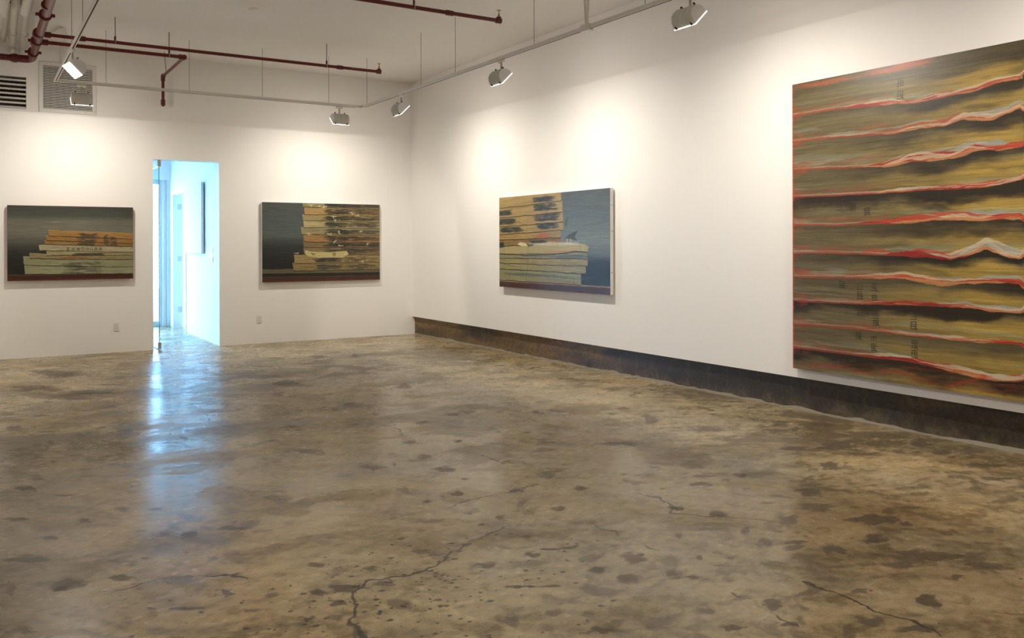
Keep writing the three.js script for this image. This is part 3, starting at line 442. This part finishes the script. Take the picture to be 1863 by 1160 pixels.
function book(g, r, w, h, [xl, xr, tl, tr, bl, br], color, curl = 0) {      // one closed volume seen from its long side
  const n = 14, top = [], bottom = [];
  for (let i = 0; i <= n; i++) { const u = i / n, x = mix(xl, xr, u); top.push(x, mix(tl, tr, u) + (r() - 0.5) * 0.007 - curl * (1 - u) ** 4); bottom.unshift(mix(bl, br, u) + (r() - 0.5) * 0.007 - curl * 0.4 * (1 - u) ** 4); bottom.unshift(x + (i ? 0 : 0.006)); }
  poly(g, w, h, [...top, ...bottom], color);
  for (let k = 0; k < 34; k++) { const f = 0.06 + 0.9 * r(), a = mix(xl, xr, r() * 0.85), b = Math.min(xr, a + (xr - xl) * (0.15 + 0.4 * r())), s = r() < 0.45 ? -34 : 24, at = (x) => { const u = (x - xl) / (xr - xl); return mix(mix(tl, tr, u), mix(bl, br, u), f) - curl * 0.7 * (1 - u) ** 4; }; stroke(g, w, h, [a, at(a), (a + b) / 2, at((a + b) / 2), b, at(b)], color.map((v, i) => v + s * [1, 0.95, 0.8][i]), 1 + 3 * r(), 0.42); }
  for (let k = 0; k < 30; k++) { const a = mix(xl, xr, r()), b = Math.min(xr, a + 0.02 + 0.1 * r()), f = r(), u = (a - xl) / (xr - xl), y = mix(mix(tl, tr, u), mix(bl, br, u), 0.1 + 0.8 * f); stroke(g, w, h, [a, y, b, y + 0.004 * (r() - 0.5)], [[96, 92, 66], [60, 56, 42], [186, 176, 138], [130, 120, 84]][k % 4], 2 + 7 * r(), 0.13); }
  stroke(g, w, h, top, color.map((v) => v + 34), h * 0.006, 0.7);
  const low = []; for (let i = 0; i < bottom.length; i += 2) low.push(bottom[i], bottom[i + 1]);
  stroke(g, w, h, low, [40, 34, 24], h * 0.009, 0.8);
}
function glyph(g, r, w, h, x, y, s, color, a = 0.8) {                        // a small block of brushed writing strokes
  const k = s * h / w;
  for (const f of [0.08, 0.36, 0.62, 0.92]) if (r() < 0.85) stroke(g, w, h, [x + k * 0.15 * r(), y + s * f, x + k * (0.75 + 0.25 * r()), y + s * (f - 0.04)], color, s * h * 0.1, a);
  for (const f of [0.2, 0.52, 0.82]) if (r() < 0.85) stroke(g, w, h, [x + k * f, y + s * 0.3 * r(), x + k * (f + 0.05 * (r() - 0.5)), y + s * (0.6 + 0.4 * r())], color, s * h * 0.1, a);
  if (r() < 0.6) stroke(g, w, h, [x + k * 0.5, y + s * 0.5, x + k * 0.95, y + s], color, s * h * 0.09, a);
}
const INK = [44, 46, 46];
const paintLow = sketch(960, 640, 11, (g, r, w, h) => {
  vertical(g, w, h, [[0, [62, 64, 58]], [0.13, [74, 76, 68]], [0.2, [108, 108, 95]], [0.38, [112, 112, 98]], [0.5, [84, 84, 74]], [0.6, [52, 52, 47]], [0.75, [34, 34, 31]], [1, [30, 29, 26]]]);
  smudge(g, r, w, h, 0.3, 0.75, 0.2, 0.34, [150, 146, 124], 46, 0.09); smudge(g, r, w, h, 0.0, 0.25, 0.6, 0.9, [26, 26, 25], 60, 0.2);
  poly(g, w, h, [0, 0.925, 1, 0.925, 1, 1, 0, 1], [66, 34, 22]); stroke(g, w, h, [0, 0.925, 1, 0.925], [104, 98, 70], h * 0.012, 0.7); stroke(g, w, h, [0, 0.99, 1, 0.985], [124, 40, 24], h * 0.012, 0.6);
  book(g, r, w, h, [0.125, 1.01, 0.79, 0.83, 0.915, 0.93], [150, 150, 116]); book(g, r, w, h, [0.118, 1.01, 0.695, 0.735, 0.80, 0.84], [146, 146, 112], 0.02);
  book(g, r, w, h, [0.165, 1.01, 0.665, 0.665, 0.715, 0.735], [146, 132, 94], 0.035); book(g, r, w, h, [0.295, 1.01, 0.605, 0.63, 0.67, 0.675], [160, 148, 110]);
  book(g, r, w, h, [0.235, 1.01, 0.525, 0.55, 0.60, 0.635], [172, 162, 128]); book(g, r, w, h, [0.28, 1.01, 0.465, 0.505, 0.52, 0.555], [150, 112, 62]);
  book(g, r, w, h, [0.293, 1.01, 0.405, 0.44, 0.465, 0.51], [158, 116, 62]); book(g, r, w, h, [0.31, 1.01, 0.325, 0.365, 0.405, 0.445], [166, 124, 70]);
  for (const [a, b, c, d] of [[0.56, 0.70, 0.37, 0.44], [0.55, 0.68, 0.45, 0.53], [0.76, 0.79, 0.39, 0.53], [0.81, 0.86, 0.42, 0.55], [0.46, 0.72, 0.75, 0.91], [0.54, 0.74, 0.64, 0.67]]) smudge(g, r, w, h, a, b, c, d, [58, 55, 45], 64, 0.24);
  for (let k = 0; k < 8; k++) glyph(g, r, w, h, 0.455 + k * 0.037, 0.558, 0.045, INK, 0.75);
  smudge(g, r, w, h, 0.36, 0.6, 0.685, 0.7, [150, 70, 40], 8, 0.3);
}, 3);
const paintStack = sketch(1024, 640, 23, (g, r, w, h) => {
  vertical(g, w, h, [[0, [68, 74, 70]], [0.25, [76, 86, 84]], [0.42, [84, 92, 88]], [0.55, [46, 50, 50]], [0.75, [28, 29, 28]], [0.83, [24, 24, 22]], [1, [24, 22, 18]]]);
  poly(g, w, h, [0, 0.835, 1, 0.835, 1, 0.9, 0, 0.89], [98, 92, 66]); poly(g, w, h, [0, 0.895, 1, 0.905, 1, 0.94, 0, 0.93], [30, 28, 22]); poly(g, w, h, [0, 0.93, 1, 0.94, 1, 1, 0, 1], [70, 40, 26]); stroke(g, w, h, [0, 0.935, 1, 0.945], [120, 116, 96], 2, 0.6); stroke(g, w, h, [0, 0.995, 1, 0.99], [128, 56, 30], 6, 0.6);
  const v = [-0.02, 0.05, 0.145, 0.225, 0.31, 0.40, 0.495, 0.565, 0.66], tones = [[138, 128, 88], [170, 138, 82], [158, 140, 92], [176, 160, 112], [150, 138, 96], [160, 122, 74], [124, 104, 66], [134, 112, 74]];
  book(g, r, w, h, [0.245, 1.01, 0.765, 0.765, 0.865, 0.86], [142, 122, 78]); book(g, r, w, h, [0.255, 1.01, 0.665, 0.66, 0.77, 0.765], [158, 136, 88]);
  for (let k = 7; k >= 0; k--) book(g, r, w, h, [0.315 + 0.022 * r() + (k < 3 ? 0.012 : 0), 1.01, v[k], v[k] + 0.01, v[k + 1], v[k + 1] + 0.01], tones[k]);
  for (let k = 0; k < 8; k++) { smudge(g, r, w, h, 0.53, 0.7, v[k] + 0.02, v[k + 1] - 0.01, [34, 36, 31], 60, 0.3); smudge(g, r, w, h, 0.7, 0.98, v[k] + 0.02, v[k + 1] - 0.01, [44, 43, 35], 56, 0.22); }
  smudge(g, r, w, h, 0.45, 0.64, 0.70, 0.75, [34, 38, 40], 60, 0.3); smudge(g, r, w, h, 0.7, 0.95, 0.69, 0.75, [46, 46, 42], 30, 0.2); smudge(g, r, w, h, 0.45, 0.65, 0.79, 0.85, [40, 44, 46], 40, 0.25); smudge(g, r, w, h, 0.72, 0.95, 0.79, 0.85, [46, 46, 42], 30, 0.2);
  poly(g, w, h, [0.345, 0.6, 0.4, 0.62, 0.55, 0.625, 0.7, 0.615, 0.72, 0.65, 0.665, 0.70, 0.46, 0.70, 0.38, 0.68, 0.35, 0.65], [196, 182, 126]); glyph(g, r, w, h, 0.575, 0.635, 0.05, INK, 0.8); stroke(g, w, h, [0.4, 0.64, 0.43, 0.655, 0.41, 0.66], [110, 100, 50], 9, 0.7);
  for (const [x, y] of [[0.46, 0.035], [0.40, 0.03], [0.51, 0.05], [0.75, 0.12], [0.81, 0.15], [0.59, 0.165], [0.61, 0.22], [0.38, 0.39], [0.56, 0.40], [0.63, 0.37], [0.83, 0.36], [0.60, 0.49], [0.65, 0.545], [0.89, 0.52], [0.28, 0.64], [0.84, 0.755], [0.7, 0.645]]) for (let k = 0; k < 5; k++) { const a = r() * 6.3, l = 0.012 + 0.02 * r(); stroke(g, w, h, [x, y, x + l * Math.cos(a), y + l * Math.sin(a) * 0.9], [206, 200, 168], 3 + 5 * r(), 0.75); }
}, 3);
const paintTorn = sketch(1280, 640, 37, (g, r, w, h) => {
  vertical(g, w, h, [[0, [86, 92, 88]], [0.25, [96, 104, 102]], [0.5, [124, 130, 122]], [0.62, [104, 110, 106]], [0.7, [54, 56, 62]], [0.85, [40, 40, 40]], [1, [44, 44, 40]]]);
  poly(g, w, h, [0, 0.93, 1, 0.925, 1, 1, 0, 1], [84, 44, 30]); stroke(g, w, h, [0, 0.932, 1, 0.928], [176, 150, 100], h * 0.014, 0.8); smudge(g, r, w, h, 0, 1, 0.95, 0.99, [60, 28, 22], 50, 0.2);
  const up = [[0.605, -0.02, 0.09], [0.615, 0.09, 0.20], [0.62, 0.20, 0.30], [0.622, 0.30, 0.385]];
  book(g, r, w, h, [-0.01, 0.6, 0.475, 0.45, 0.55, 0.52], [140, 110, 66]); book(g, r, w, h, [-0.01, 0.60, 0.385, 0.36, 0.475, 0.46], [168, 140, 82]);
  for (const [e, a, b] of up.reverse()) book(g, r, w, h, [-0.01, e, a + 0.03, a, b + 0.03, b], [170, 144, 90]);
  for (const [a, b, c, d] of [[0.36, 0.52, 0.03, 0.08], [0.38, 0.55, 0.10, 0.17], [0.36, 0.56, 0.21, 0.28], [0.4, 0.56, 0.31, 0.36], [0.0, 0.12, 0.15, 0.2], [0.0, 0.16, 0.24, 0.30], [0.02, 0.22, 0.34, 0.39], [0.33, 0.46, 0.49, 0.53], [0, 0.04, 0.5, 0.55]]) smudge(g, r, w, h, a, b, c, d, [40, 46, 45], 80, 0.26);
  smudge(g, r, w, h, 0.38, 0.48, 0.40, 0.46, [196, 86, 54], 20, 0.3); smudge(g, r, w, h, 0, 0.04, 0.42, 0.44, [190, 90, 60], 8, 0.3);
  book(g, r, w, h, [-0.01, 0.77, 0.80, 0.80, 0.925, 0.925], [146, 142, 104]); book(g, r, w, h, [-0.01, 0.81, 0.735, 0.74, 0.80, 0.815], [152, 144, 100]); book(g, r, w, h, [-0.01, 0.825, 0.68, 0.665, 0.735, 0.74], [160, 146, 96]); book(g, r, w, h, [-0.01, 0.82, 0.61, 0.60, 0.68, 0.67], [148, 144, 110]);
  poly(g, w, h, [-0.01, 0.57, 0.08, 0.55, 0.18, 0.54, 0.30, 0.555, 0.38, 0.52, 0.5, 0.495, 0.66, 0.51, 0.80, 0.525, 0.835, 0.55, 0.825, 0.6, 0.74, 0.59, 0.55, 0.62, 0.3, 0.635, -0.01, 0.625], [176, 162, 112]);
  stroke(g, w, h, [-0.01, 0.63, 0.3, 0.64, 0.55, 0.625, 0.74, 0.60, 0.82, 0.605], [48, 38, 26], 8, 0.8); stroke(g, w, h, [0.45, 0.61, 0.6, 0.6, 0.74, 0.585], [196, 104, 56], 6, 0.7); stroke(g, w, h, [0.48, 0.515, 0.6, 0.5, 0.72, 0.525], [200, 120, 70], 5, 0.6); smudge(g, r, w, h, 0.34, 0.7, 0.51, 0.53, [206, 204, 182], 22, 0.3);
  poly(g, w, h, [0.19, 0.53, 0.22, 0.5, 0.27, 0.51, 0.30, 0.55, 0.24, 0.545], [220, 206, 160]); for (const x of [0.65, 0.66, 0.68, 0.69]) stroke(g, w, h, [x, 0.51, x + 0.015 * (r() - 0.5), 0.455], [206, 186, 140], 6, 0.8);
  poly(g, w, h, [0.63, 0.47, 0.68, 0.42, 0.745, 0.39, 0.72, 0.45, 0.74, 0.49, 0.68, 0.47], [62, 66, 62], 0.75); poly(g, w, h, [0.635, 0.3, 0.665, 0.22, 0.65, 0.36], [70, 76, 72], 0.7);
  smudge(g, r, w, h, 0.02, 0.75, 0.84, 0.87, [96, 104, 84], 40, 0.2); smudge(g, r, w, h, 0.3, 0.8, 0.62, 0.66, [78, 88, 86], 30, 0.2); stroke(g, w, h, [0.55, 0.91, 0.68, 0.915], [190, 104, 60], 6, 0.6); stroke(g, w, h, [0.71, 0.86, 0.715, 0.93], [52, 44, 32], 3, 0.8); stroke(g, w, h, [0.3, 0.55, 0.297, 0.64, 0.295, 0.75, 0.27, 0.92], [70, 60, 40], 3, 0.7); stroke(g, w, h, [0.05, 0.56, 0.05, 0.8], [70, 60, 40], 2, 0.5); stroke(g, w, h, [0.76, 0.53, 0.765, 0.58], [70, 60, 40], 3, 0.7);
}, 3);
const EDGES = [[0.0, 0.0, 0.2, 0.012, 0.396, 0.023, 0.445, 0.036, 0.487, 0.037, 0.528, 0.032, 0.594, 0.029, 0.671, 0.021], [0.004, 0.107, 0.141, 0.107, 0.255, 0.114, 0.335, 0.119, 0.396, 0.126, 0.482, 0.122, 0.563, 0.116, 0.614, 0.105, 0.671, 0.104],
  [0.004, 0.200, 0.111, 0.201, 0.255, 0.208, 0.335, 0.213, 0.411, 0.206, 0.482, 0.208, 0.528, 0.192, 0.593, 0.206, 0.635, 0.193, 0.671, 0.179], [0.003, 0.299, 0.110, 0.303, 0.199, 0.308, 0.309, 0.312, 0.386, 0.303, 0.458, 0.305, 0.505, 0.302, 0.550, 0.287, 0.614, 0.294, 0.671, 0.295],
  [0.003, 0.395, 0.140, 0.397, 0.254, 0.398, 0.360, 0.397, 0.434, 0.396, 0.549, 0.399, 0.614, 0.393, 0.671, 0.383], [0.003, 0.492, 0.140, 0.498, 0.254, 0.495, 0.360, 0.495, 0.434, 0.489, 0.504, 0.484, 0.571, 0.491, 0.670, 0.487],
  [0.004, 0.592, 0.114, 0.591, 0.216, 0.592, 0.316, 0.596, 0.420, 0.597, 0.493, 0.607, 0.540, 0.593, 0.584, 0.572, 0.628, 0.593, 0.670, 0.602], [0.004, 0.675, 0.144, 0.673, 0.261, 0.671, 0.369, 0.668, 0.469, 0.681, 0.516, 0.676, 0.584, 0.668, 0.670, 0.672],
  [0.004, 0.761, 0.144, 0.758, 0.261, 0.754, 0.369, 0.749, 0.469, 0.748, 0.539, 0.746, 0.606, 0.751, 0.670, 0.752], [0.003, 0.844, 0.113, 0.840, 0.261, 0.838, 0.369, 0.842, 0.469, 0.843, 0.562, 0.843, 0.670, 0.839], [0.003, 0.926, 0.144, 0.925, 0.261, 0.926, 0.369, 0.923, 0.469, 0.934, 0.539, 0.940, 0.605, 0.949, 0.669, 0.941]];
const paintHuge = sketch(1536, 1280, 51, (g, r, w, h) => {
  const at = (e, x) => { if (x >= 0.67) return e[e.length - 1] + 0.012 * Math.sin(x * 19 + e[1] * 40); for (let i = 0; i + 3 < e.length; i += 2) if (x <= e[i + 2]) return mix(e[i + 1], e[i + 3], clamp((x - e[i]) / (e[i + 2] - e[i]))); return e[e.length - 1]; };
  const line = (e, off, x0 = 0, x1 = 1, jitter = 0.004) => { const p = []; for (let x = x0; x <= x1; x += 0.012) p.push(x, at(e, x) + off(x) + (r() - 0.5) * jitter * sstep(0.1, 0.6, x)); return p; };
  const img = g.createImageData(w, h), gap = [0.9, 0.75, 0.8, 0.95, 1.25, 0.85, 1.2, 0.9, 1.25, 0.55, 1.3], start = [0.5, 0.0, 0.15, 0.1, -0.3, 0.15, 0.05, 0.3, -0.3, 0.45, -0.3];
  const olive = [106, 95, 64], gold = [168, 139, 66], murk = [84, 72, 44], dusk = [34, 25, 15], pale = [140, 148, 134];
  for (let x = 0; x < w; x++) {
    const u = x / w, ys = EDGES.map((e) => at(e, u)); ys.push(1.03);
    for (let y = 0, k = 0; y < h; y++) {
      const v = y / h + (fbm(u * 14, y / h * 9, 3) - 0.5) * 0.012; while (k < EDGES.length - 1 && v > ys[k + 1]) k++;
      const f = clamp((v - ys[k]) / (ys[k + 1] - ys[k])), a = fbm(u * 5 + k * 9, v * 60, 4), b = fbm(u * 9 + 40, v * 26 + k, 4), s = fbm(u * 3 + k * 5, v * 150, 3), rightness = sstep(0.12, 0.62, u);
      const gd = clamp(rightness * (0.35 + 1.1 * b) * sstep(0.15, 0.55, f)), dk = clamp(gap[k] * (0.25 + 0.85 * sstep(start[k], start[k] + 0.45, u)) * (1 - sstep(0.06, 0.62, f + (b - 0.5) * 0.9))), bl = sstep(0.52, 0.68, a) * sstep(0.45, 0.85, f) * (0.75 - 0.25 * rightness), mk = sstep(0.55, 0.75, fbm(u * 7 + 3, v * 34 + k * 2, 4)) * 0.6 * rightness;
      for (let n = 0; n < 3; n++) { let q = mix(olive[n], gold[n], gd); q = mix(q, murk[n], mk); q = mix(q, pale[n], bl); q = mix(q, dusk[n], dk * 0.92); img.data[(y * w + x) * 4 + n] = clamp(q * (0.82 + 0.36 * s), 0, 255); }
      img.data[(y * w + x) * 4 + 3] = 255;
    }
  }
  g.putImageData(img, 0, 0);
  for (let k = 1; k < EDGES.length; k++) {
    const e = EDGES[k];
    stroke(g, w, h, line(e, () => 0.002, 0, 1, 0.003), [172, 62, 40], h * 0.0055, 0.75); stroke(g, w, h, line(e, () => -0.0035, 0, 1, 0.003), [182, 160, 142], h * 0.0045, 0.65);
    const ribbon = (x0, x1, lift, thick, color, a) => {                     // a torn strip of page edge, pointed at both ends
      const up = [], down = [], seed = r() * 90;
      for (let i = 0; i <= 34; i++) { const t = i / 34, x = mix(x0, x1, t), taper = Math.sin(Math.PI * t) ** 0.7, c = at(e, x) - lift * taper + (fbm(x * 26 + seed, k, 3) - 0.5) * 0.012 * taper, d = thick * taper * (0.45 + 1.1 * noise(x * 34, seed)); up.push(x, c - d / 2); down.unshift(x, c + d / 2); }
      poly(g, w, h, [...up, ...down], color, a);
    };
    const wide = [0, 0.7, 0.9, 1.2, 0.6, 1.1, 1.25, 0.9, 0.6, 0.4, 1.0][k];
    for (let q = 0; q < 15; q++) {
      const x0 = 0.18 + 0.4 * r(), x1 = x0 + 0.1 + 0.34 * r(), tier = q % 5;
      ribbon(x0, Math.min(1, x1), [0.014, 0.008, 0.003, -0.002, 0.010][tier] * wide * (0.5 + r()), (0.004 + 0.009 * r()) * wide, [[158, 158, 150], [186, 70, 44], [150, 26, 24], [196, 132, 84], [202, 186, 158]][tier], 0.8);
    }
    if (k > 1) for (let x = 0.58; x < 1; x += 0.2) ribbon(x, x + 0.22, 0.006 * wide, 0.012 * wide, [[204, 188, 160], [190, 58, 36]][k % 2], 0.7);
    smudge(g, r, w, h, 0, 0.05, at(e, 0) - 0.022, at(e, 0) + 0.022, [186, 68, 42], 12, 0.13); smudge(g, r, w, h, 0, 0.3, at(e, 0) - 0.02, at(e, 0) - 0.004, [150, 84, 56], 16, 0.1);
  }
  for (let q = 0; q < 60; q++) { const x = r() * 0.8; stroke(g, w, h, [x, 0.99 - 0.05 * r() * r(), x + 0.1, 0.99 - 0.05 * r()], [[190, 66, 38], [120, 60, 34], [96, 84, 54]][q % 3], 6 + 12 * r(), 0.22); }
  for (let q = 0; q < 40; q++) { const x = r() * 0.4; stroke(g, w, h, [x, 0.02 * r(), x + 0.08, 0.02 * r() + 0.004], [194, 84, 54], 5 + 8 * r(), 0.25); }
  stroke(g, w, h, [0.002, 0, 0.002, 1], [196, 74, 46], 7, 0.8);
  for (const [x, y, n] of [[0.345, 0.047, 1], [0.345, 0.085, 1], [0.153, 0.425, 1], [0.2, 0.43, 1], [0.245, 0.445, 1], [0.163, 0.685, 1], [0.22, 0.688, 2], [0.268, 0.69, 2], [0.22, 0.77, 1], [0.27, 0.77, 2], [0.382, 0.772, 2], [0.216, 0.85, 1], [0.264, 0.853, 2], [0.385, 0.86, 2]]) for (let k = 0; k < n; k++) glyph(g, r, w, h, x, y + k * 0.03, 0.026, [40, 38, 28], 0.72);
}, 2.4);
function hang(label, width, height, depth, map, edge, place, staples, tone = 0.86) {
  const t = thing('painting', label, 'painting'), paint = std({ map, roughness: 0.42, color: lin(tone, tone, tone) });
  part('painted_canvas', new THREE.BoxGeometry(width, height, depth).translate(0, 0, depth / 2), [edge, edge, edge, edge, paint, edge], t);
  for (const y of staples ?? []) part('staple', box(width / 2 - 0.001, width / 2 + 0.001, y - 0.003, y + 0.003, depth * 0.25, depth * 0.7), M.dark, t);
  place(t);
}
hang('low stack of worn books, oil painting left of the doorway', 1.54, 1.005, 0.04, paintLow, M.canvasRed, (t) => t.position.set(1.192, 1.54, ZB + 0.021));
hang('tall stack of papery books, oil painting between doorway and corner', 1.936, 1.23, 0.04, paintStack, M.canvasEdge, (t) => t.position.set(4.755, 1.548, ZB + 0.021));
hang('white-edged painting of torn books on the long wall', 2.474, 1.237, 0.045, paintTorn, M.canvasEdge, (t) => { t.position.set(XR - 0.021, 1.536, -9.136); t.rotation.y = -Math.PI / 2; }, [0.42, 0.12, -0.36]);
hang('huge painting of red-edged page layers at the right', 3.0, 2.542, 0.045, paintHuge, M.canvasRed, (t) => { t.position.set(XR - 0.021, 1.659, -3.78); t.rotation.y = -Math.PI / 2; });

renderer.render(scene, camera);
